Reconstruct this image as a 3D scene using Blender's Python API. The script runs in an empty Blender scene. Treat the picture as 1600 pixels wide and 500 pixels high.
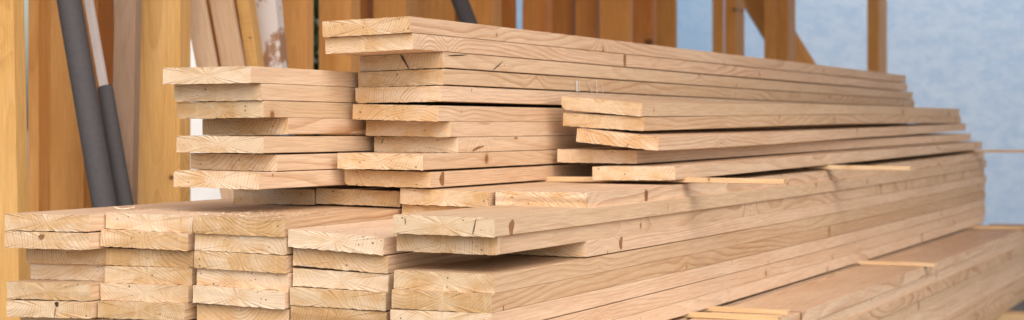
import bpy, bmesh, math, random
from mathutils import Vector, Matrix, noise

scene = bpy.context.scene
C = scene.collection
rnd = random.Random(11)

# ------------------------------------------------------------------ survey
# World: X to the right of the view, Y away from the viewer, Z up, metres.
# The timber lies along direction U, its cut ends face -U, its width runs along S.
UNIT = 0.145                       # one plank width
FOC, HX, HY = 3000.0, 800.0, 188.0 # survey of the photograph: focal length, principal column, horizon
EYE = 0.655                        # eye height above the ground
TH = math.atan((2060.0 - HX) / FOC)
CT, ST = math.cos(TH), math.sin(TH)

def P(s, u, z):
    """pile coordinates (plank widths, z relative to the eye) -> world metres"""
    return Vector(((s*CT + u*ST)*UNIT, (-s*ST + u*CT)*UNIT, EYE + z*UNIT))

def depth(s, u): return -s*ST + u*CT
def u_at(px, s):
    a = (px - HX)/FOC
    return (a*(-s*ST) - s*CT)/(ST - a*CT)
def s_at(px, u):
    a = (px - HX)/FOC
    return u*(a*CT - ST)/(CT + a*ST)
def z_at(py, s, u): return -(py - HY)*depth(s, u)/FOC
def su(px, Zm):
    """column + metres of depth -> pile coordinates"""
    Z = Zm/UNIT; X = (px - HX)/FOC*Z
    return X*CT - Z*ST, X*ST + Z*CT

# ------------------------------------------------------------------ properties
def tag(o, label=None, cat=None, group=None, kind=None):
    if label: o['label'] = label
    if cat: o['category'] = cat
    if group: o['group'] = group
    if kind: o['kind'] = kind
    return o

def link(name, me, mats, parent=None):
    o = bpy.data.objects.new(name, me)
    C.objects.link(o)
    for m in mats: me.materials.append(m)
    if parent:
        o.parent = parent
        o.matrix_parent_inverse = parent.matrix_world.inverted()
    return o

# ------------------------------------------------------------------ materials
class NT:
    def __init__(self, name):
        self.m = bpy.data.materials.new(name); self.m.use_nodes = True
        self.t = self.m.node_tree; self.n = self.t.nodes; self.l = self.t.links
        self.b = self.n['Principled BSDF']
    def node(self, ty, **kw):
        n = self.n.new(ty)
        for k, v in kw.items(): setattr(n, k, v)
        return n
    def put(self, sock, v):
        if hasattr(v, 'is_linked') or isinstance(v, bpy.types.NodeSocket): self.l.new(v, sock)
        else: sock.default_value = v
    def math(self, op, a, b=0.0, c=0.0):
        n = self.node('ShaderNodeMath', operation=op)
        self.put(n.inputs[0], a); self.put(n.inputs[1], b); self.put(n.inputs[2], c)
        return n.outputs[0]
    def vmath(self, op, a, b=(0, 0, 0)):
        n = self.node('ShaderNodeVectorMath', operation=op)
        self.put(n.inputs[0], a); self.put(n.inputs[1], b)
        return n
    def noise(self, vec, scale, detail=2, rough=0.5, dist=0.0):
        n = self.node('ShaderNodeTexNoise'); self.put(n.inputs['Vector'], vec)
        n.inputs['Scale'].default_value = scale; n.inputs['Detail'].default_value = detail
        n.inputs['Roughness'].default_value = rough; n.inputs['Distortion'].default_value = dist
        return n
    def ramp(self, f, stops):
        n = self.node('ShaderNodeValToRGB'); self.put(n.inputs[0], f)
        e = n.color_ramp.elements
        while len(e) < len(stops): e.new(0.5)
        for k, (p, c) in enumerate(stops):
            e[k].position = p
            e[k].color = c if len(c) == 4 else (*c, 1)
        return n.outputs[0]
    def mix(self, f, a, b, mode='MIX'):
        n = self.node('ShaderNodeMix', data_type='RGBA', blend_type=mode)
        self.put(n.inputs[0], f)
        for s, v in ((n.inputs[6], a), (n.inputs[7], b)):
            self.put(s, v if not isinstance(v, tuple) or len(v) == 4 else (*v, 1))
        return n.outputs[2]
    def map(self, v, a, b, c=0.0, d=1.0):
        n = self.node('ShaderNodeMapRange'); self.put(n.inputs[0], v)
        for k, x in zip((1, 2, 3, 4), (a, b, c, d)): n.inputs[k].default_value = x
        return n.outputs[0]

def wood(name, pale, mid, dark, ring=0.0045, contrast=1.0, end=False, knots=True, rough=0.62,
         tint=0.16, knot_gap=0.75, knot_size=1.0, knot_col=(0.20, 0.085, 0.035), across=None):
    T = NT(name)
    at = T.node('ShaderNodeAttribute', attribute_name='rest')
    lo = T.node('ShaderNodeAttribute', attribute_name='loc')
    sl = T.node('ShaderNodeSeparateXYZ'); T.l.new(lo.outputs['Vector'], sl.inputs[0])
    # slow wander of the pith along the length, finer wiggle on top
    w1 = T.noise(T.vmath('MULTIPLY', at.outputs['Vector'], (6, 1.05, 6)).outputs[0], 1.0, 2, .45)
    w2 = T.noise(T.vmath('MULTIPLY', at.outputs['Vector'], (30, 7, 30)).outputs[0], 1.0, 2, .5)
    d1 = T.vmath('SCALE', T.vmath('SUBTRACT', w1.outputs['Color'], (.5, .5, .5)).outputs[0]); d1.inputs[3].default_value = .085
    d2 = T.vmath('SCALE', T.vmath('SUBTRACT', w2.outputs['Color'], (.5, .5, .5)).outputs[0]); d2.inputs[3].default_value = .0042
    p = T.vmath('ADD', at.outputs['Vector'], T.vmath('ADD', d1.outputs[0], d2.outputs[0]).outputs[0])
    p = T.vmath('MULTIPLY', p.outputs[0], (1, 0, 1))
    r = T.vmath('LENGTH', p.outputs[0]).outputs['Value']
    kn = None
    if knots:
        vo = T.node('ShaderNodeTexVoronoi', voronoi_dimensions='1D')
        T.l.new(sl.outputs[1], vo.inputs['W']); vo.inputs['Scale'].default_value = 1.0/knot_gap
        sc = T.node('ShaderNodeSeparateColor'); T.l.new(vo.outputs['Color'], sc.inputs[0])
        dy = T.math('MULTIPLY', vo.outputs['Distance'], knot_gap)
        if across:      # posts: knots sit on the broad face
            zc = T.math('MULTIPLY', sc.outputs[0], -across)
            dz = T.math('SUBTRACT', sl.outputs[0], zc)
        else:
            zc = T.math('MULTIPLY', sc.outputs[0], .026)
            dz = T.math('SUBTRACT', sl.outputs[2], zc)
        wob = T.noise(at.outputs['Vector'], 90, 2)
        dd = T.math('SQRT', T.math('ADD', T.math('MULTIPLY', dy, dy), T.math('MULTIPLY', T.math('MULTIPLY', dz, dz), T.map(T.math('FRACT', T.math('MULTIPLY', sc.outputs[0], 7.3)), 0, 1, .08, 1.3))))
        dd = T.math('ADD', dd, T.math('MULTIPLY', T.math('SUBTRACT', wob.outputs[0], .5), .004))
        bulge = T.math('EXPONENT', T.math('MULTIPLY', T.math('MULTIPLY', dd, dd), -900.0))
        r = T.math('ADD', r, T.math('MULTIPLY', bulge, T.math('MULTIPLY_ADD', sc.outputs[2], .03, -.004)))
        rad = T.math('MULTIPLY_ADD', T.math('POWER', sc.outputs[1], 3.0), .0085*knot_size, .0010*knot_size)
        kn = T.math('SUBTRACT', 1.0, T.map(T.math('DIVIDE', dd, rad), .55, 1.15))
        halo = T.math('SUBTRACT', 1.0, T.map(T.math('DIVIDE', dd, rad), .9, 3.2))
    oi = T.node('ShaderNodeObjectInfo')
    wn_ = T.node('ShaderNodeTexWhiteNoise', noise_dimensions='1D'); T.l.new(oi.outputs['Random'], wn_.inputs['W'])
    wsep = T.node('ShaderNodeSeparateColor'); T.l.new(wn_.outputs['Color'], wsep.inputs[0])
    t = T.math('DIVIDE', r, T.math('MULTIPLY', T.map(wsep.outputs[1], 0, 1, .6, 1.25), ring))
    fr = T.math('FRACT', t)
    idn = T.noise(T.math('FLOOR', t), 7.3, 0)
    idn.noise_dimensions = '1D'; T.l.new(T.math('FLOOR', t), idn.inputs['W'])
    prof = T.ramp(fr, [(0, (0, 0, 0)), (.45, (.12,)*3), (.82, (.75,)*3), (.93, (1,)*3), (1.0, (.0,)*3)])
    wob_ = T.noise(T.vmath('MULTIPLY', at.outputs['Vector'], (10, 2.2, 10)).outputs[0], 1.0, 2, .5)
    vary = T.math('MULTIPLY', T.map(wn_.outputs['Value'], 0, 1, .45, 1.35), T.map(wob_.outputs[0], .35, .65, .55, 1.25))
    strength = T.math('MULTIPLY', T.map(idn.outputs[0], .3, .7, .35, 1.0), T.math('MULTIPLY', vary, contrast))
    f = T.math('MULTIPLY', prof, strength)
    broad = T.noise(T.vmath('MULTIPLY', at.outputs['Vector'], (18, 3.0, 40) if not end else (22, 22, 40)).outputs[0], 1.0, 3, .55)
    base = T.mix(T.map(T.math('MULTIPLY_ADD', wn_.outputs['Value'], .22, T.math('SUBTRACT', broad.outputs[0], .11)), .38, .64), pale, mid)
    col = T.mix(f, base, dark)
    fib = T.noise(T.vmath('MULTIPLY', at.outputs['Vector'], (700, 18, 700) if not end else (900, 900, 900)).outputs[0], 1.0, 2, .6)
    col = T.mix(.5 if not end else .32, col, T.mix(1.0, col, T.ramp(fib.outputs[0], [(.25, (.62, .58, .52)), (.7, (1.12, 1.12, 1.12))]), 'MULTIPLY'))
    tn = T.ramp(oi.outputs['Random'], [(0, (1-tint*.8, 1-tint, 1-tint*1.5)), (.5, (1, 1, 1)), (1.0, (1+tint*.3, 1+tint*.35, 1+tint*.5))])
    col = T.mix(1.0, col, tn, 'MULTIPLY')
    if end:
        # specks, saw fuzz and diagonal saw scoring on the cut ends
        vs = T.node('ShaderNodeTexVoronoi', feature='F1'); T.put(vs.inputs['Vector'], at.outputs['Vector']); vs.inputs['Scale'].default_value = 150
        gate = T.noise(at.outputs['Vector'], 28, 2)
        v2 = T.node('ShaderNodeSeparateColor'); T.l.new(vs.outputs['Color'], v2.inputs[0])
        sp = T.math('LESS_THAN', vs.outputs['Distance'], T.math('MULTIPLY', T.map(v2.outputs[0], .45, 1.0), T.map(gate.outputs[0], .38, .6, .02, .26)))
        col = T.mix(T.math('MULTIPLY', sp, .8), col, (.10, .04, .015))
        sc2 = T.noise(T.vmath('MULTIPLY', T.vmath('ADD', at.outputs['Vector'], (0, 0, 0)).outputs[0], (160, 1, 35)).outputs[0], 1.0, 2, .5, .3)
        col = T.mix(T.map(sc2.outputs[0], .52, .75, 0, .22), col, (.80, .64, .43))
    if kn is not None:
        if not end:
            col = T.mix(T.math('MULTIPLY', halo, .35), col, (.50, .25, .10))
        col = T.mix(T.math('MULTIPLY', kn, .85 if not end else .3), col, knot_col)
    T.l.new(col, T.b.inputs['Base Color'])
    T.b.inputs['Roughness'].default_value = rough
    T.b.inputs['Specular IOR Level'].default_value = .25
    bp = T.node('ShaderNodeBump'); bp.inputs['Strength'].default_value = .35 if not end else .5
    bp.inputs['Distance'].default_value = .0012 if not end else .0022
    hn = T.noise(T.vmath('MULTIPLY', at.outputs['Vector'], (900, 60, 900) if not end else (600, 600, 600)).outputs[0], 1.0, 3, .65)
    T.l.new(hn.outputs[0], bp.inputs['Height']); T.l.new(bp.outputs[0], T.b.inputs['Normal'])
    return T.m

M = {}
M['plank'] = wood('sawn_spruce', (.81, .62, .46), (.74, .53, .37), (.50, .27, .135), ring=.0062, contrast=.74)
M['end'] = wood('sawn_spruce_end_grain', (.76, .61, .46), (.645, .43, .235), (.44, .25, .115), ring=.0046, contrast=.68, end=True, rough=.8)
M['knot'] = wood('knot_wood', (.40, .21, .105), (.32, .15, .07), (.16, .065, .03), ring=.002, knots=False)
M['dark_mark'] = NT('dark_resin').m
M['dark_mark'].node_tree.nodes['Principled BSDF'].inputs['Base Color'].default_value = (.05, .024, .012, 1)
M['dark_mark'].node_tree.nodes['Principled BSDF'].inputs['Roughness'].default_value = .8
M['stick'] = wood('spacer_stick_wood', (.78, .60, .40), (.70, .49, .29), (.5, .28, .12), ring=.006, contrast=.5, knot_gap=.2)
POST = dict(ring=.008, contrast=.55, rough=.5, knot_gap=.5, knot_size=1.7, knot_col=(.12, .04, .012), across=.09)
M['post_gold'] = wood('golden_planed_timber', (.82, .52, .22), (.76, .45, .165), (.60, .31, .09), **POST)
M['post_amber'] = wood('amber_planed_timber', (.80, .41, .14), (.72, .34, .10), (.56, .23, .06), **POST)
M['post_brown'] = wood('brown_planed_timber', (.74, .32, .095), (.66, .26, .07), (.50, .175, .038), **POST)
M['post_pale'] = wood('pale_leaning_board_wood', (.76, .56, .40), (.70, .49, .33), (.6, .38, .23), **POST)
M['post_rose'] = wood('rosy_grey_board_wood', (.42, .29, .22), (.38, .26, .19), (.33, .21, .15), **POST)

def simple(name, col, rough, nscale=40.0, amt=.15, bump=.0, vscale=(1, 1, 1), detail=4):
    T = NT(name)
    tc = T.node('ShaderNodeTexCoord')
    n = T.noise(T.vmath('MULTIPLY', tc.outputs['Object'], vscale).outputs[0], nscale, detail, .6)
    c = T.ramp(n.outputs[0], [(.25, tuple(x*(1-amt) for x in col)), (.75, tuple(min(1, x*(1+amt)) for x in col))])
    T.l.new(c, T.b.inputs['Base Color']); T.b.inputs['Roughness'].default_value = rough
    if bump:
        b = T.node('ShaderNodeBump'); b.inputs['Distance'].default_value = bump
        T.l.new(n.outputs[0], b.inputs['Height']); T.l.new(b.outputs[0], T.b.inputs['Normal'])
    return T.m
M['foam'] = simple('grey_pipe_foam', (.072, .069, .078), .8, 120, .12, .0008)
M['white'] = simple('white_plastic', (.80, .79, .80), .45, 9, .06)
M['lilac'] = simple('whitewashed_batten', (.62, .56, .57), .6, 14, .1)
M['chalk'] = simple('white_chalk', (.74, .66, .59), .9, 400, .2)
M['ground'] = simple('packed_gravel', (.26, .235, .205), .95, 9, .25, .01)
M['dust'] = simple('pale_sawdust', (.80, .68, .52), .9, 200, .2)
M['leaf'] = simple('green_leaves', (.028, .085, .014), .75, 8, .6)
M['bark'] = simple('shrub_bark', (.10, .07, .045), .9, 30, .3)

def wall_material():
    T = NT('pale_blue_render')
    tc = T.node('ShaderNodeTexCoord')
    big = T.noise(tc.outputs['Object'], .9, 3, .55)
    mid = T.noise(T.vmath('MULTIPLY', tc.outputs['Object'], (1, 1, 1.6)).outputs[0], 10.0, 5, .65, .4)
    fine = T.noise(T.vmath('MULTIPLY', tc.outputs['Object'], (1, 1, 2.5)).outputs[0], 30.0, 3, .6)
    a = T.ramp(big.outputs[0], [(.36, (.27, .42, .64)), (.60, (.36, .485, .67))])
    b = T.mix(T.map(mid.outputs[0], .40, .60), T.mix(.6, a, (.27, .40, .61)), T.mix(.35, a, (.50, .59, .70)))
    c = T.mix(T.map(fine.outputs[0], .3, .75, 0, .4), b, (.50, .575, .69))
    sx = T.node('ShaderNodeSeparateXYZ'); T.l.new(tc.outputs['Object'], sx.inputs[0])
    # bluer towards the left part of the wall
    c = T.mix(T.map(sx.outputs[0], 1.0, 1.55, .6, 0), c, (.17, .335, .56))
    T.l.new(c, T.b.inputs['Base Color']); T.b.inputs['Roughness'].default_value = .85
    bp = T.node('ShaderNodeBump'); bp.inputs['Distance'].default_value = .004
    T.l.new(fine.outputs[0], bp.inputs['Height']); T.l.new(bp.outputs[0], T.b.inputs['Normal'])
    return T.m
M['wall'] = wall_material()

def wrapped_material():
    """timber still wearing torn white plastic wrapping"""
    T = NT('torn_white_wrapping')
    tc = T.node('ShaderNodeTexCoord')
    n = T.noise(T.vmath('MULTIPLY', tc.outputs['Object'], (1, 1, .8)).outputs[0], 13, 5, .65)
    sx = T.node('ShaderNodeSeparateXYZ'); T.l.new(tc.outputs['Object'], sx.inputs[0])
    f = T.map(n.outputs[0], .40, .45)
    c = T.mix(f, (.40, .22, .13), (.74, .69, .69))
    T.l.new(c, T.b.inputs['Base Color']); T.b.inputs['Roughness'].default_value = .5
    return T.m
M['wrap'] = wrapped_material()

# ------------------------------------------------------------------ timber meshes
def profile(W, T, rng, wane=None):
    """cross section, x in [-W,0], z in [0,T]; slightly eased arrises, optional wane"""
    r = .0006
    n = 26
    pts = []
    c = {'bl': r, 'br': r, 'tr': r, 'tl': r}
    if wane: c[wane[0]] = wane[1]
    for k in range(n+1): pts.append((-W + c['bl'] + (W - c['bl'] - c['br'])*k/n, 0))
    for k in range(3): pts.append((0, c['br'] + (T - c['br'] - c['tr'])*k/2))
    for k in range(n+1): pts.append((-c['tr'] - (W - c['tl'] - c['tr'])*k/n, T))
    if c['tl'] > .004: pts.append((-W + c['tl']*.35, T - c['tl']*.30))
    for k in range(3): pts.append((-W, T - c['tl'] - (T - c['tl'] - c['bl'])*k/2))
    if c['bl'] > .004: pts.append((-W + c['bl']*.30, c['bl']*.35))
    return pts

def timber_mesh(W, T, L, place, seed, wane=None, fuzz=.0006, ends=(1, 1), pith=None, stations=None, flats=()):
    """place(x, y, z, v) -> world/local point; attributes keep undeformed coordinates for the grain"""
    rng = random.Random(seed)
    prof = profile(W, T, rng, wane)
    if stations is None:
        stations = [0, .003, .02, .08, .16]
        k = .16
        while k < L - .35:
            k += .22; stations.append(k)
        stations += [L - .02, L]
    if pith is None:
        a = rng.uniform(0, 2*math.pi)
        pith = (-W*rng.uniform(-.25, 1.25), T*.5 + rng.choice((-1, 1, 1))*(.012 + .11*rng.random()**1.2))
    off = seed*7.31 % 97
    bm = bmesh.new()
    rest = bm.verts.layers.float_vector.new('rest')
    loc = bm.verts.layers.float_vector.new('loc')
    def add(x, y, z, jx=0, jy=0, jz=0):
        v = bm.verts.new(place(x + jx, y + jy, z + jz, y/L))
        v[rest] = (x - pith[0], y + off, z - pith[1]); v[loc] = (x, y + off, z)
        return v
    rings = []
    for j, y in enumerate(stations):
        ring = []
        for (x, z) in prof:
            if j == 0: jy, jz = rng.uniform(-.0008, .0008), (rng.uniform(-1.5, .5)*fuzz*.95 if z < T*.2 else rng.uniform(-.6, .5)*fuzz)
            else: jy, jz = 0, rng.uniform(-.5, .5)*fuzz*.5
            ring.append(add(x, y, z, 0, jy if j == 0 else 0, jz))
        rings.append(ring)
    n = len(prof)
    for a, b in zip(rings, rings[1:]):
        for k in range(n):
            f = bm.faces.new((a[k], a[(k+1) % n], b[(k+1) % n], b[k])); f.material_index = 0
    for ring, y, flip in ((rings[0], 0, True), (rings[-1], L, False)):
        cv = add(-W/2, y, T/2)
        for k in range(n):
            t = (ring[k], ring[(k+1) % n], cv)
            f = bm.faces.new(t[::-1] if flip else t); f.material_index = 1
    # knots, pitch streaks and cracks lying in the surface of this piece of timber
    for (face, a, b, ra, rb, rot, mi) in flats:
        poly = []
        for k in range(14):
            q = 2*math.pi*k/14
            rr = 1 + .14*math.sin(3*q + seed) + .08*math.sin(5*q)
            da, db = ra*rr*math.cos(q), rb*rr*math.sin(q)
            da, db = da*math.cos(rot) - db*math.sin(rot), da*math.sin(rot) + db*math.cos(rot)
            if face == 'side': poly.append(add(.0004, max(0.001, a + da), min(T-.0003, max(.0003, b + db))))
            else: poly.append(add(min(-.0003, max(-W+.0003, a + da)), -.0014, min(T-.0003, max(.0003, b + db))))
        f = bm.faces.new(poly); f.material_index = mi
    bm.normal_update()
    bmesh.ops.recalc_face_normals(bm, faces=bm.faces)
    me = bpy.data.meshes.new('timber'); bm.to_mesh(me); bm.free()
    return me

# ------------------------------------------------------------------ planks of the pile
N = [0]
class Board:
    pass

def smooth(v): return v*v*(3 - 2*v)

def board(s, u, ztr, ztl, u_far, z_far, label, group, W=.985, T=.1655, sag=.0, s_far=None, wane=None, flats=(),
          name='plank', far_roll=0.0, roll_len=.55, pith=None):
    """s,u: right near corner in pile coordinates; ztr/ztl: top corner heights at the near end"""
    N[0] += 1
    seed = N[0]*3 + 1
    rng = random.Random(seed*13)
    L = (u_far - u)*UNIT
    w, t = W*UNIT, T*UNIT
    roll0 = (ztr - ztl)/W
    s_far = s if s_far is None else s_far
    zc0 = (ztr + ztl)/2
    bow = rng.uniform(-.006, .006)
    org = P(s, u, ztr - T)
    R = Matrix.Rotation(-TH, 3, 'Z')
    def place(x, y, z, v):
        k = max(0.0, 1 - v/roll_len)
        roll = roll0*smooth(k) + far_roll*v
        zz = (zc0 - T)*(1 - v) + z_far_b*v - sag*4*v*(1 - v)
        dx = x + w/2
        ds = (s_far - s)*v*UNIT + bow*4*v*(1-v)*UNIT
        h = zz*UNIT + z + roll*dx
        pw = Vector((ds + x - roll*(z - t/2), y, h - (ztr - T)*UNIT))
        return pw
    z_far_b = z_far - T
    me = timber_mesh(w, t, L, place, seed, wane=wane, flats=flats, pith=pith)
    o = link(name, me, [M['plank'], M['end'], M['knot'], M['dark_mark'], M['chalk']])
    o.location = org
    o.rotation_euler = (0, 0, -TH)
    tag(o, label, 'plank', group)
    return o

ORD = ['top', 'second', 'third', 'fourth', 'fifth', 'sixth', 'seventh', 'eighth', 'ninth', 'tenth']

def column(rows, S, group, labels, far_u, far_z, sag=.03, Tn=.1620, gap=.0038, mend=True):
    """rows top to bottom: dict(xl,xr,yl,yr,...) as surveyed on the near ends"""
    out = []
    for q in rows:
        s = q.get('s', S)
        if q.get('xr') is not None:
            u = u_at(q['xr'], s)
            if q.get('xl') is not None:
                # plank width from the left arris
                lo, hi = .80, 1.2
                for _ in range(40):
                    m = (lo + hi)/2
                    px = HX + FOC*((s - m)*CT + u*ST)/depth(s - m, u)
                    if px > q['xl']: lo = m
                    else: hi = m
                W = min(1.0, max(.955, lo))
            else: W = .985
        else:
            W = .985
            u = u_at(q['xl'], s - W)
        q['_s'], q['_u'], q['_W'] = s, u, W
        q['_r'] = z_at(q['yr'], s, u); q['_l'] = z_at(q['yl'], s - W, u)
    if mend:
        for a, b in zip(reversed(rows[:-1]), reversed(rows[1:])):
            a['_r'] = max(a['_r'], b['_r'] + Tn + gap); a['_l'] = max(a['_l'], b['_l'] + Tn + gap)
    for k, q in enumerate(rows):
        fz = far_z(q.get('lev', k)) if callable(far_z) else far_z[k]
        fu = far_u(k) if callable(far_u) else far_u
        board(q['_s'], q['_u'], q['_r'], q['_l'], q.get('uf', fu), fz, labels(k, q), group, W=q['_W'], T=Tn, sag=q.get('sag', sag),
              wane=q.get('wane'), flats=q.get('flats', ()), s_far=q.get('sf'), pith=q.get('pith'))

def r(xl, xr, yl, yr, **k): return dict(xl=xl, xr=xr, yl=yl, yr=yr, **k)
PITCH = .1725
def base_far(lev): return -.691 - PITCH*lev + .0
jit = lambda k: 42.9 + rnd.uniform(-.35, .35)

GB = 'sawn planks stacked five columns wide in the lower pile'
def base_labels(col, extra={}):
    def f(k, q):
        return extra.get(k) or 'plank, %s from top in the %s of the low pile' % (ORD[k], col)
    return f
colA = [r(7.5, 139, 334, 336, lev=1), r(7, 139, 361, 364.5, lev=2, flats=[('end', -.080, .017, .0055, .0035, .3, 2)]), r(41, None, 388, 391, lev=3), r(47.5, None, 412, 418, lev=4),
        r(8, 142, 440.5, 444, lev=5), r(9, 142, 469, 471.5, lev=6, flats=[('end', -.057, .0195, .0032, .0036, .2, 3), ('end', -.060, .008, .0010, .007, -.2, 2)]), r(33, None, 494, 498, lev=7)]
colB = [r(165, 301, 331, 338, lev=1), r(156, 294, 358.5, 365.5, lev=2), r(165, 302, 388, 394, lev=3), r(161, 300, 418, 423, lev=4),
        r(156, 294, 444, 448.5, lev=5), r(153, 288, 470.5, 474.5, lev=6), r(158, 294, 498, 503, lev=7)]
colC = [r(302, 445, 339, 344, lev=1), r(302, 448, 364, 371, lev=2), r(301, 447, 392, 400, lev=3), r(306, 451, 420, 428, lev=4),
        r(301, 445, 446, 456, lev=5), r(307, 451, 476, 484, lev=6), r(304, 447, 503, 512, lev=7)]
colD = [r(450, 599, 358, 371, lev=2), r(458, 606, 387, 400, lev=3), r(457, 607, 419, 430, lev=4), r(453, 603, 449, 458, lev=5),
        r(454, 604, 477, 488, lev=6), r(452, 602, 506, 517, lev=7)]
colE = [r(614, 773, 338, 343, lev=1, s=-6.72, flats=[('side', .055, .010, .011, .0085, 1.2, 2), ('end', -.028, .0125, .0007, .0115, -.22, 3), ('end', -.127, .017, .0006, .005, .1, 3)]),
        r(620, 777, 366, 374, lev=2, pith=(-.108, .0175)), r(None, 917, 383, 383, lev=3, flats=[('side', .147, .013, .010, .0075, 1.4, 2)]),
        r(615, 773, 422, 431, lev=4, pith=(-.10, -.05)), r(612, 768, 452, 462, lev=5), r(610, 768, 484, 490, lev=6),
        r(612, 770, 512, 521, lev=7), r(612, 771, 541, 551, lev=8)]
column(colA, -11.0, GB, base_labels('leftmost column'), jit, base_far)
column(colB, -9.98, GB, base_labels('second column from left'), jit, base_far)
column(colC, -8.89, GB, base_labels('third column from left'), jit, base_far)
column(colD, -7.86, GB, base_labels('fourth column from left'), jit, base_far)
column(colE, -6.76, GB, base_labels('front right corner', {0: 'plank with a cracked end and brown knot, top of the front right corner',
       2: 'short set-back plank whose shaded end hides in the slot at the right corner'}), jit, base_far, sag=.035, Tn=.1675, gap=.0022)

GX = 'set-back layer of planks under the upper stacks'
for q, S, lab, fl in (
        (r(364, 491, 295, 296, lev=0), -9.93, 'leftmost plank of the set-back layer, half hidden under the left stack', ()),
        (r(494, 625, 294, 299, lev=0), -8.91, 'second plank of the set-back layer, left of the three pale wide ends', ()),
        (r(625, 763, 294, 300, lev=0), -7.82, 'third plank of the set-back layer, directly under the tall middle stack', ()),
        (r(773, 917, 298, 301, lev=0, pith=(-.078, -.022)), -6.77, 'plank with ringed end lying on the front right corner planks',
         [('side', .267, .010, .011, .0085, 1.5, 2)])):
    q['flats'] = fl
    column([q], S, GX, lambda k, q, lab=lab: lab, 42.9, base_far, sag=.035)
column([r(627, 765, 319, 326, lev=1)], -7.84, GX, lambda k, q: 'recessed plank end just beneath the set-back layer, behind the cracked plank', 42.8, base_far)

# left upper stack
GF = 'planks of the left upper stack'
fF = [r(254, 392, 106, 105, pith=(-.05, .11)), r(269, 409, 133, 130.5, wane=('bl', .006)), r(276, 412, 161, 161), r(312, 450, 186, 184, pith=(-.085, .03)),
      r(274, 412, 212, 213.5), r(297, 433, 241, 242), r(271, 405, 266, 270, wane=('tl', .005))]
column(fF, -9.52, GF, lambda k, q: 'sawn plank, %s from the top of the left upper stack of seven' % ORD[k], lambda k: 41 + rnd.uniform(-1, 1),
       lambda k: .50 - .175*k, sag=.02)
# tall middle stack
GG = 'planks of the tall middle stack'
gG = [r(504, 641, 33.5, 29, uf=42.6, sag=-.01, pith=(-.07, .05)), r(508, 645, 61, 56, uf=42.8, sag=-.01, flats=[('side', .93, .012, .018, .0075, 1.5, 2)]),
      r(562, 694, 88, 81, uf=43.4, flats=[('end', -.066, .0120, .0013, .0150, .55, 3), ('side', .05, .020, .035, .0010, .05, 3), ('side', .205, .008, .022, .0012, .35, 3)]),
      r(558, 693, 114, 107.5, uf=43.6), r(552, 689, 137, 134, uf=43.7, wane=('bl', .006)),
      r(549, 685, 162.5, 166), r(567, 704, 188, 190), r(579, 716, 213.5, 215.5, flats=[('side', .075, .006, .024, .0022, .15, 2), ('side', .23, .021, .008, .002, 0, 2), ('end', -.130, .016, .0008, .005, -.5, 3)]),
      r(527, 661, 239, 241), r(537, 673, 265, 269, wane=('bl', .007), flats=[('side', .04, .013, .0115, .0085, 1.4, 2)])]
column(gG, -8.43, GG, lambda k, q: {2: 'plank with a dark diagonal pitch streak across its end, in the tall middle stack',
        0: 'topmost plank of the whole pile, on the tall middle stack', 9: 'bottom plank of the tall middle stack, round knot near its corner'}.get(k)
       or 'sawn plank, %s from the top of the tall middle stack' % ORD[k], lambda k: 42.4 + rnd.uniform(-.5, .5),
       [.994, .815, .635, .462, .287, .112, -.06, -.235, -.41, -.585], sag=.0)
# right upper stack
GH = 'planks of the right upper stack'
hH = [r(877, 1003, 150, 161, s=-7.2, wane=('bl', .010), uf=42.3, sag=-.01), r(880, 1006, 176, 183.5, s=-7.19, uf=42.4, sag=-.02),
      r(901, 1029, 200.5, 216.5, s=-6.95, uf=42.5, sag=.03, sf=-7.1), r(871, 995, 233, 235, s=-7.33, uf=42.9, sf=-7.05, sag=.0), r(922, 1055, 260.5, 260, s=-6.72, uf=42.3)]
for q, T_ in zip(hH, (None,)*5): pass
column(hH, -7.2, GH, lambda k, q: {2: 'tilted plank with a dark wedge of gap above it, middle of the right stack'}.get(k)
       or 'sawn plank, %s from the top of the right upper stack of five' % ORD[k], 42.3, [.25, .093, -.064, -.29, -.462], sag=.0, mend=True, Tn=.155)

# lower bundle that sticks out to the right under everything
GR = 'planks of the bottom bundle jutting out at lower right'
for k in range(9):
    zt = -2.305 - .1705*k
    board(-5.76 + rnd.uniform(-.03, .03), 15.6 + rnd.uniform(-.3, .3), zt, zt, 43.4 + rnd.uniform(-.2, .3), zt,
          'plank, %s from the top of the bottom bundle at lower right' % ORD[k], GR, T=.170)
for k, S in enumerate((-6.80, -7.84)):
    board(S, 15.7, -2.305, -2.305, 43.2, -2.305, 'plank of the bottom bundle lying under the %s column of the pile' % ('right corner', 'fourth')[k], GR, T=.166)

# ------------------------------------------------------------------ spacer sticks and bearers
def stick(s0, s1, u0, z0, w, t, name, label, group, mat='stick', dz=0.0, skew=0.0, cat='stick'):
    N[0] += 1
    seed = N[0]*3 + 1
    L = (s1 - s0)*UNIT
    rng = random.Random(seed)
    def place(x, y, z, v):
        # y runs along +S here, x is the stick width along U
        return Vector((L - y, x + skew*v, z + dz*UNIT*(1 - v) + .001*math.sin(v*5)))
    me = timber_mesh(w, t, L, place, seed, fuzz=.0012, stations=[0, .002, .01] + [L*k/8 for k in range(1, 8)] + [L])
    o = link(name, me, [M[mat], M['end' if mat == 'stick' else mat]])
    o.location = P(s0, u0, z0); o.rotation_euler = (0, 0, -TH)
    tag(o, label, cat, group)
    return o
GS = 'thin spacer sticks laid across the planks'
stick(-9.3, -5.56, 21.35, -.722, .030, .0080, 'spacer_stick', 'thin pale stick with broken end poking out under the right stack, nearest the corner', GS)
stick(-9.0, -5.52, 28.4, -.735, .032, .0085, 'spacer_stick', 'thin pale stick poking out under the right stack, midway along the pile', GS)
stick(-8.5, -4.9, 41.75, -.700, .030, .0075, 'spacer_stick', 'blurred thin stick poking out against the blue wall at the far end', GS, dz=.02)
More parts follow.
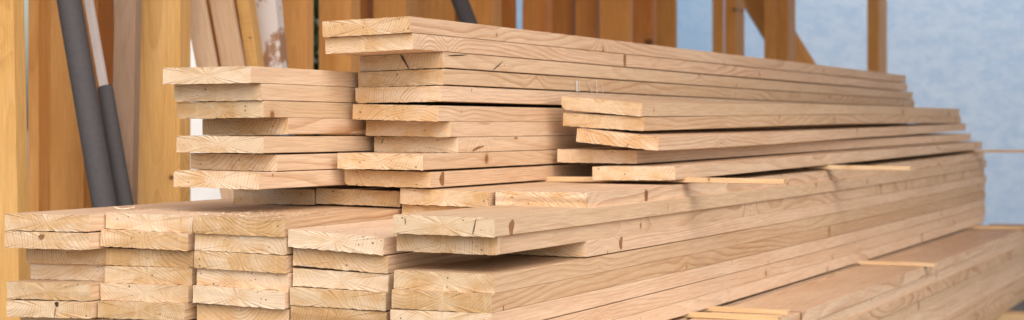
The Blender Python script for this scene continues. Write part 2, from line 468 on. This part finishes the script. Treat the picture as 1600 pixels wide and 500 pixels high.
stick(-8.6, -5.70, 21.6, -2.305, .024, .0078, 'spacer_stick', 'pale stick in front on the bottom bundle, at the lower edge of the photo', GS)
stick(-8.6, -5.80, 22.35, -2.305, .020, .0078, 'spacer_stick', 'shorter stick lying just behind the frontmost one on the bottom bundle', GS)
stick(-8.6, -5.56, 30.6, -2.305, .030, .0080, 'spacer_stick', 'yellowish stick across the middle of the bottom bundle top', GS)
stick(-8.6, -4.9, 41.6, -2.305, .034, .0085, 'spacer_stick', 'stick across the far end of the bottom bundle, at the right photo edge', GS)
GBr = 'squared bearers under the pile'
zb = -2.305 - .1705*8 - .170
hb = EYE + zb*UNIT - .004
for u0, lab in ((18.0, 'squared timber bearer on the ground under the front of the pile'), (39.6, 'squared tan timber bearer under the far end, bottom right corner of the photo')):
    stick(-11.6, -4.7, u0, -EYE/UNIT + .02, .095, hb, 'bearer', lab, GBr, cat='bearer')
stick(-5.6, -4.6, 41.3, zb - .01, .04, .016, 'batten', 'short whitish batten lying on the far bearer at the right edge', None, mat='lilac', cat='batten')

# chalk scribbles on the side of two planks of the tall stack
def chalk(label, pts, s, wd):
    bm = bmesh.new()
    for (x0, y0, x1, y1) in pts:
        ends = []
        for (x, y) in ((x0, y0), (x1, y1)):
            u = u_at(x, s); ends.append(P(s, u, z_at(y, s, u)))
        along = Vector((ST, CT, 0))*wd
        v = [bm.verts.new(p) for p in (ends[0] - along, ends[0] + along, ends[1] + along, ends[1] - along)]
        bm.faces.new(v)
    bmesh.ops.recalc_face_normals(bm, faces=bm.faces)
    me = bpy.data.meshes.new('chalk'); bm.to_mesh(me); bm.free()
    return me
chalk_host = [o for o in C.objects if o.get('label', '').startswith('sawn plank, fourth from the top of the tall')][0]
bpy.context.view_layer.update()
S_ = -8.43 + .012
for (st, wd) in (((901, 126, 902, 143), .0065), ((905, 126, 906, 143), .0022), ((917, 127, 925, 146), .0020), ((931, 126, 933, 146), .0024), ((939, 129, 942, 146), .0016),
                 ((1001, 133, 1005, 144), .0012), ((1022, 137, 1024, 145), .001)):
    co = link('chalk_stroke', chalk('', [st], S_, wd), [M['chalk']], chalk_host)

# ------------------------------------------------------------------ timber frame behind
def upright(xl, xm, xr, Zm, mat, label, name='timber_post', group='posts of the timber frame behind the pile', top=2.45, cat='post', lean=0.0):
    N[0] += 1
    seed = N[0]*3 + 1
    sm, um = su(xm, Zm)
    sl = s_at(xl, um); ur = u_at(xr, sm)
    w = max(.012, (sm - sl)*UNIT); t = max(.018, (ur - um)*UNIT)
    L = top
    def place(x, y, z, v):
        return Vector((x + lean*(y - EYE), z, y))
    me = timber_mesh(w, t, L, place, seed, fuzz=.0002, stations=[0, .3, .6, .9, 1.2, 1.6, 2.0, L])
    o = link(name, me, [M[mat], M[mat]])
    b = P(sm, um, 0); o.location = (b.x, b.y, 0); o.rotation_euler = (0, 0, -TH)
    tag(o, label, cat, group)
    return o
upright(-48, 24, 42, 3.5, 'post_gold', 'golden post with a large knot at the left photo edge', lean=-.025)
upright(44, 60, 79, 3.95, 'post_amber', 'narrow amber post just right of the leftmost knotty post')
upright(74, 130, 150, 4.15, 'post_amber', 'amber post directly behind the long grey foam tube')
upright(139, 151, 153, 4.75, 'post_gold', 'thin yellow strip of post right of the long foam tube', group='posts of the timber frame behind the pile')
upright(149, 153, 179, 4.45, 'post_brown', 'post with side shade put into brown, left of the rosy grey board')  # seen mostly side-on; the shade of that side is put into the brown
upright(213, 281, 298, 3.96, 'post_gold', 'broad golden post with a single dark knot, left of the upper stack')
upright(424, 479, 490, 4.5, 'post_amber', 'amber post between the white wrapped board and the green gap')
upright(498, 548, 563, 4.7, 'post_amber', 'amber post right of the green gap, left of the topmost plank')
upright(560, 573, 584, 5.15, 'post_brown', 'slim brown post above the end of the topmost plank')
upright(583, 633, 656, 5.0, 'post_amber', 'wide amber post above the corner of the topmost plank')
upright(655, 690, 711, 5.4, 'post_amber', 'amber post left of the short dark tube')
upright(706, 733, 738, 5.75, 'post_brown', 'brown post hidden behind the short dark tube')
upright(732, 770, 784, 5.5, 'post_amber', 'amber post with pale edge right of the short dark tube')
upright(782, 800, 807, 5.9, 'post_brown', 'dark brown post left of the thin blue slit')
upright(816, 852, 863, 6.0, 'post_brown', 'brown post just right of the thin blue slit')
upright(862, 893, 901, 6.35, 'post_brown', 'dark brown post second to the right of the thin blue slit')
upright(899, 932, 940, 6.25, 'post_brown', 'brown post left of the broad lighter post in the middle')
upright(937, 984, 989, 6.1, 'post_amber', 'broad lighter amber post in the middle of the back row')
upright(985, 1021, 1026, 6.7, 'post_brown', 'brown post second to the left of the blue wall')
upright(1025, 1054, 1058, 7.0, 'post_amber', 'amber post bordering the blue wall on its left')
upright(1113, 1128, 1131, 7.35, 'post_amber', 'left half of the doubled post before the blue wall')
upright(1132, 1150, 1163, 7.4, 'post_amber', 'right half of the doubled post before the blue wall, dark side')
upright(1194, 1211, 1213, 7.7, 'post_amber', 'left half of the paired post crossed by the diagonal brace')
upright(1213, 1231, 1243, 7.75, 'post_amber', 'right half of the paired post crossed by the diagonal brace')
upright(1355, 1373, 1386, 8.6, 'post_amber', 'lone slim post standing free before the blue wall')

def slanted(y0, a0, b0, y1, a1, b1, Zm, t, mat, label, name, cat, group=None, ytop=-260, ybot=None):
    """flat board leaning sideways; columns (a,b) of its two edges at rows y0 and y1"""
    N[0] += 1
    seed = N[0]*3 + 1
    Z0 = Zm
    if ybot is None: ybot = HY + EYE*FOC/Zm
    def edges(y):
        k = (y - y0)/(y1 - y0); return a0 + (a1 - a0)*k, b0 + (b1 - b0)*k
    def wp(x, y): return Vector(((x - HX)/FOC*Zm, Zm, EYE - (y - HY)*Zm/FOC))
    bl, br = [wp(x, ybot) for x in edges(ybot)]; tl, tr = [wp(x, ytop) for x in edges(ytop)]
    L = (tr - br).length; w = (br - bl).length
    def place(x, y, z, v):
        k = -x/w
        p = (br*(1-v) + tr*v)*(1-k) + (bl*(1-v) + tl*v)*k
        # board face follows the direction of the frame
        return p - br + Vector((z*ST, z*CT + (p.x - (br*(1-v)+tr*v).x)*-.30, 0))
    me = timber_mesh(w, t, L, place, seed, fuzz=.0002, stations=[0, L*.25, L*.5, L*.75, L])
    o = link(name, me, [M[mat], M[mat]])
    o.location = br
    tag(o, label, cat, group)
    return o
slanted(0, 177, 212, 250, 171, 207, 3.85, .022, 'post_rose', 'rosy grey board standing between the foam tubes and the broad golden post', 'leaning_board', 'board')
slanted(80, 207, 214, 290, 203, 209, 3.92, .004, 'white', 'narrow white plastic strip along the edge of the rosy grey board', 'plastic_strip', 'strip', ytop=70)
slanted(0, 130, 142, 137, 154, 166, 3.80, .010, 'lilac', 'thin whitish batten leaning behind the long grey foam tube', 'batten', 'batten')
GL = 'pale boards leaning behind the left stack'
slanted(0, 285, 317, 105, 305, 337, 4.1, .012, 'post_pale', 'left one of the two pale boards leaning behind the left stack', 'leaning_board', 'board', GL)
slanted(0, 314, 332, 105, 334, 351, 4.24, .03, 'post_brown', 'dark strip added for the shaded edge between the two pale leaning boards', 'leaning_board', 'board', GL)  # brown strip stands in for the shaded side of the left pale board
slanted(0, 357, 372, 105, 376, 388, 4.26, .03, 'post_brown', 'dark strip added for the shaded edge left of the narrow golden board', 'leaning_board', 'board', GL)  # dark filler drawn where the right pale board's side is in shade
slanted(0, 325, 361, 105, 344, 380, 4.15, .012, 'post_pale', 'right one of the two pale boards leaning behind the left stack', 'leaning_board', 'board', GL)
slanted(0, 368, 388, 105, 384, 403, 4.2, .03, 'post_gold', 'narrow golden board leaning beside the white wrapped one', 'leaning_board', 'board', GL)
slanted(0, 384, 430, 105, 402, 440, 4.28, .03, 'wrap', 'leaning board covered in torn white plastic wrapping', 'leaning_board', 'board', GL)

# diagonal brace
def brace():
    Zm = 8.0
    def wp(x, y): return Vector(((x - HX)/FOC*Zm, Zm, EYE - (y - HY)*Zm/FOC))
    a, b = wp(1080, -125), wp(1338, 290)
    d = (b - a).normalized(); nrm = Vector((d.z, 0, -d.x))
    if nrm.z < 0: nrm = -nrm
    L = (b - a).length; w = 47*Zm/FOC
    def place(x, y, z, v): return d*y + nrm*(-x) + Vector((0, z, 0))
    N[0] += 1
    me = timber_mesh(w, .045, L, place, N[0]*3 + 1, fuzz=.0002, stations=[0, L*.3, L*.6, L])
    o = link('diagonal_brace', me, [M['post_amber'], M['post_amber']]); o.location = a
    tag(o, 'diagonal timber brace running down to the right behind the paired post', 'brace')
brace()

# ------------------------------------------------------------------ foam tubes
def tube(xa, ya, xb, yb, wa, wb, Zm, label, to_ground=True, ztop=None):
    def wp(x, y, Z): return Vector(((x - HX)/FOC*Z, Z, EYE - (y - HY)*Z/FOC))
    a = wp(xa, ya, Zm); b = wp(xb, yb, Zm - .05)
    d = (b - a)
    if to_ground:
        k = (a.z - .02)/(a.z - b.z); b = a + d*k
    if ztop: a = a - d.normalized()*ztop
    R = (wa + wb)/4*Zm/FOC
    ax = (a - b).normalized(); e1 = ax.cross(Vector((0, 1, 0))).normalized(); e2 = ax.cross(e1)
    L = (a - b).length
    bm = bmesh.new(); rings = []
    seq = [(0, R*.45), (0, R*.96), (.004, R), ] + [(L*k/10, R*(1 + .012*math.sin(k*2.1))) for k in range(1, 10)] + [(L - .004, R), (L, R*.95), (L, R*.48), (L - .12, R*.45)]
    for (h, rr) in seq:
        bend = .006*math.sin(math.pi*h/L)
        rings.append([bm.verts.new(ax*h + (e1*math.cos(2*math.pi*k/28) + e2*math.sin(2*math.pi*k/28))*rr + e1*bend) for k in range(28)])
    for p, q in zip(rings, rings[1:]):
        for k in range(28):
            f = bm.faces.new((p[k], p[(k+1) % 28], q[(k+1) % 28], q[k])); f.smooth = True
    bm.faces.new(rings[-1])
    bmesh.ops.recalc_face_normals(bm, faces=bm.faces)
    me = bpy.data.meshes.new('tube'); bm.to_mesh(me); bm.free()
    o = link('foam_tube', me, [M['foam']]); o.location = b
    tag(o, label, 'foam tube', 'grey pipe insulation tubes leaning on the frame')
tube(112.5, 0, 168, 320, 37, 39, 3.6, 'long grey foam pipe tube leaning at the left, running out of the top', ztop=.5)
tube(164, 136, 200, 320, 20, 29, 3.68, 'shorter dark grey foam tube leaning right behind the long one')
tube(721, 0, 737, 40, 26, 26, 4.9, 'dark tube leaning above the middle of the topmost plank', ztop=.4)
tube(683, 0, 677, 32, 12, 12, 5.9, 'slim grey tube leaning left of the dark one above the topmost plank', ztop=.4)

# ------------------------------------------------------------------ wall, panel, shrub, ground
def box(name, x0, x1, y0, y1, z0, z1, mat, origin=None):
    bm = bmesh.new()
    o0 = Vector(origin or ((x0+x1)/2, (y0+y1)/2, z0))
    bmesh.ops.create_cube(bm, size=1)
    for v in bm.verts:
        v.co = Vector(((x0+x1)/2 + v.co.x*(x1-x0), (y0+y1)/2 + v.co.y*(y1-y0), (z0+z1)/2 + v.co.z*(z1-z0))) - o0
    bmesh.ops.bevel(bm, geom=bm.edges[:], offset=.008, segments=2, affect='EDGES')
    me = bpy.data.meshes.new(name); bm.to_mesh(me); bm.free()
    o = link(name, me, [mat]); o.location = o0
    return o
w = box('rendered_wall', -.12, 9.0, 11.0, 11.3, 0, 4.2, M['wall'], origin=(0, 11.0, 0))
tag(w, 'pale blue mottled wall closing the yard behind the timber frame', 'wall')
w2 = box('sky_stand_in', -2.36, -1.62, 13.0, 13.03, 0, 2.2, M['white'])  # added sheet standing in for the blown-out sky beyond the gap
tag(w2, 'white stand-in for bright sky between the broad golden post and leaning boards', 'panel')

unseen_roof = box('unseen_roof', -4.5, 7.5, 2.15, 7.9, 2.46, 2.56, M['post_brown'])  # out-of-view slab added so light falls off towards the far end
tag(unseen_roof, kind='structure')

def shrub():
    e = bpy.data.objects.new('shrub', None); C.objects.link(e); e.location = (-.925, 9.1, 0)
    tag(e, 'green leafy shrub seen through the slit beside the topmost plank', 'shrub')
    bm = bmesh.new(); rg = random.Random(5)
    for k in range(3600):
        p = Vector((rg.gauss(0, .13), rg.gauss(0, .22), .25 + rg.random()*1.5))
        if noise.noise(p*3.0) < -.18: continue
        s = rg.uniform(.022, .045)
        a = Vector((rg.gauss(0, 1), rg.gauss(0, 1), rg.gauss(0, .6))).normalized()
        b = a.cross(Vector((rg.gauss(0, 1), rg.gauss(0, 1), rg.gauss(0, 1)))).normalized()
        bm.faces.new([bm.verts.new(q) for q in (p - a*s, p + b*s*.5, p + a*s, p - b*s*.5)])
    me = bpy.data.meshes.new('crown'); bm.to_mesh(me); bm.free(); c = link('crown', me, [M['leaf']]); c.parent = e
    bm = bmesh.new()
    for k in range(6):
        q = 2*math.pi*k/6; top = Vector((math.cos(q)*.22, math.sin(q)*.2, 1.3 + .2*math.sin(k*3)))
        ring = []
        for h, rr in ((0, .018), (.5, .012), (1, .004)):
            cpt = top*h + Vector((math.cos(q)*.03*(1-h), math.sin(q)*.03*(1-h), 0))
            ring.append([bm.verts.new(cpt + Vector((math.cos(j*math.pi/3)*rr, math.sin(j*math.pi/3)*rr, 0))) for j in range(6)])
        for p1, p2 in zip(ring, ring[1:]):
            for j in range(6): bm.faces.new((p1[j], p1[(j+1) % 6], p2[(j+1) % 6], p2[j]))
    me = bpy.data.meshes.new('stems'); bm.to_mesh(me); bm.free(); c = link('stem', me, [M['bark']]); c.parent = e
shrub()

bm = bmesh.new()
for q in ((-60, -30), (60, -30), (60, 120), (-60, 120)): bm.verts.new((q[0], q[1], 0))
bm.faces.new(bm.verts)
me = bpy.data.meshes.new('ground'); bm.to_mesh(me); bm.free()
tag(link('ground', me, [M['ground']]), kind='structure')

# ------------------------------------------------------------------ sawdust and a shaving on the lower pile
bm = bmesh.new(); rg = random.Random(3)
def fleck(s, u, z, size):
    c = P(s, u, z); a = rg.random()*math.pi; t = rg.uniform(-.5, .5)
    d = Vector((math.cos(a), math.sin(a), t*.5))*size; e = Vector((-math.sin(a), math.cos(a), .3))*size*rg.uniform(.25, .6)
    bm.faces.new([bm.verts.new(c + v) for v in (-d, e, d, -e)])
TOPC = colC[0]; TOPB = colB[0]; TOPD = colD[0]
for q, n_, du in ((TOPC, 420, 2.3), (TOPB, 130, 2.4), (TOPD, 130, 2.2)):
    for k in range(n_):
        ds = rg.uniform(.03, q['_W'] - .03); u = q['_u'] + abs(rg.gauss(0, .5))*du*.6 + .03
        zz = q['_r'] + (q['_l'] - q['_r'])*ds/q['_W']
        zz = zz + (u - q['_u'])/27*(base_far(q['lev']) - zz) - .012*(u-q['_u'])/2 + .012
        fleck(q['_s'] - ds, u, zz, rg.choice((.0008, .0012, .0016, .0024)))
me = bpy.data.meshes.new('sawdust'); bm.to_mesh(me); bm.free()
tag(link('sawdust', me, [M['dust']]), 'pale sawdust flecks scattered over the front plank tops', 'sawdust', kind='stuff')

def shaving():
    bm = bmesh.new(); q = colA[0]
    pts = [(178, 323.5), (183, 326), (189, 327.5), (196, 327), (203, 326), (208, 324.2), (211, 325)]
    prev = None
    for k, (x, y) in enumerate(pts):
        u = q['_u'] + .55; s = s_at(x, u); c = P(s, u, z_at(y, s, u) + .006)
        up = Vector((0, .0003, .0005*(1.2 if k % 2 else .8)))
        cur = (bm.verts.new(c - up), bm.verts.new(c + up))
        if prev: bm.faces.new((prev[0], cur[0], cur[1], prev[1]))
        prev = cur
    me = bpy.data.meshes.new('shaving'); bm.to_mesh(me); bm.free()
    tag(link('wood_shaving', me, [M['dust']]), 'curled pale wood shaving on the top left plank', 'wood shaving')
shaving()

# ------------------------------------------------------------------ light and camera
world = bpy.data.worlds.new('World'); scene.world = world; world.use_nodes = True
wn = world.node_tree
sky = wn.nodes.new('ShaderNodeTexSky'); sky.sky_type = 'NISHITA'; sky.sun_disc = False
EL, AZ = math.radians(38), math.radians(166.5)     # azimuth clockwise from +Y: behind the viewer, to the left
sky.sun_elevation = EL; sky.sun_rotation = AZ; sky.dust_density = 3.0; sky.ozone_density = .6; sky.air_density = 1.0
wn.links.new(sky.outputs[0], wn.nodes['Background'].inputs[0])
wn.nodes['Background'].inputs[1].default_value = .15
sd = bpy.data.lights.new('sun', 'SUN'); sd.energy = 2.95; sd.angle = math.radians(70); sd.color = (1, .92, .80)
so = bpy.data.objects.new('sun', sd); C.objects.link(so)
dirv = Vector((math.sin(AZ)*math.cos(EL), math.cos(AZ)*math.cos(EL), math.sin(EL)))
so.rotation_euler = dirv.to_track_quat('Z', 'Y').to_euler(); so.location = dirv*10

cd = bpy.data.cameras.new('camera'); co_ = bpy.data.objects.new('camera', cd); C.objects.link(co_)
co_.location = (0, 0, EYE); co_.rotation_euler = (math.radians(90), 0, 0)
cd.sensor_width = 36; cd.lens = FOC/1600*36
cd.shift_y = -(250 - HY)/1600
cd.clip_end = 500; cd.clip_start = .05
cd.dof.use_dof = True; cd.dof.focus_distance = 2.72; cd.dof.aperture_fstop = 67.5/9.5
scene.camera = co_
scene.view_settings.view_transform = 'Standard'; scene.view_settings.look = 'None'
scene.view_settings.exposure = 0; scene.view_settings.gamma = 1
scene.cycles.use_denoising = True
scene.cycles.max_bounces = 8; scene.cycles.diffuse_bounces = 3
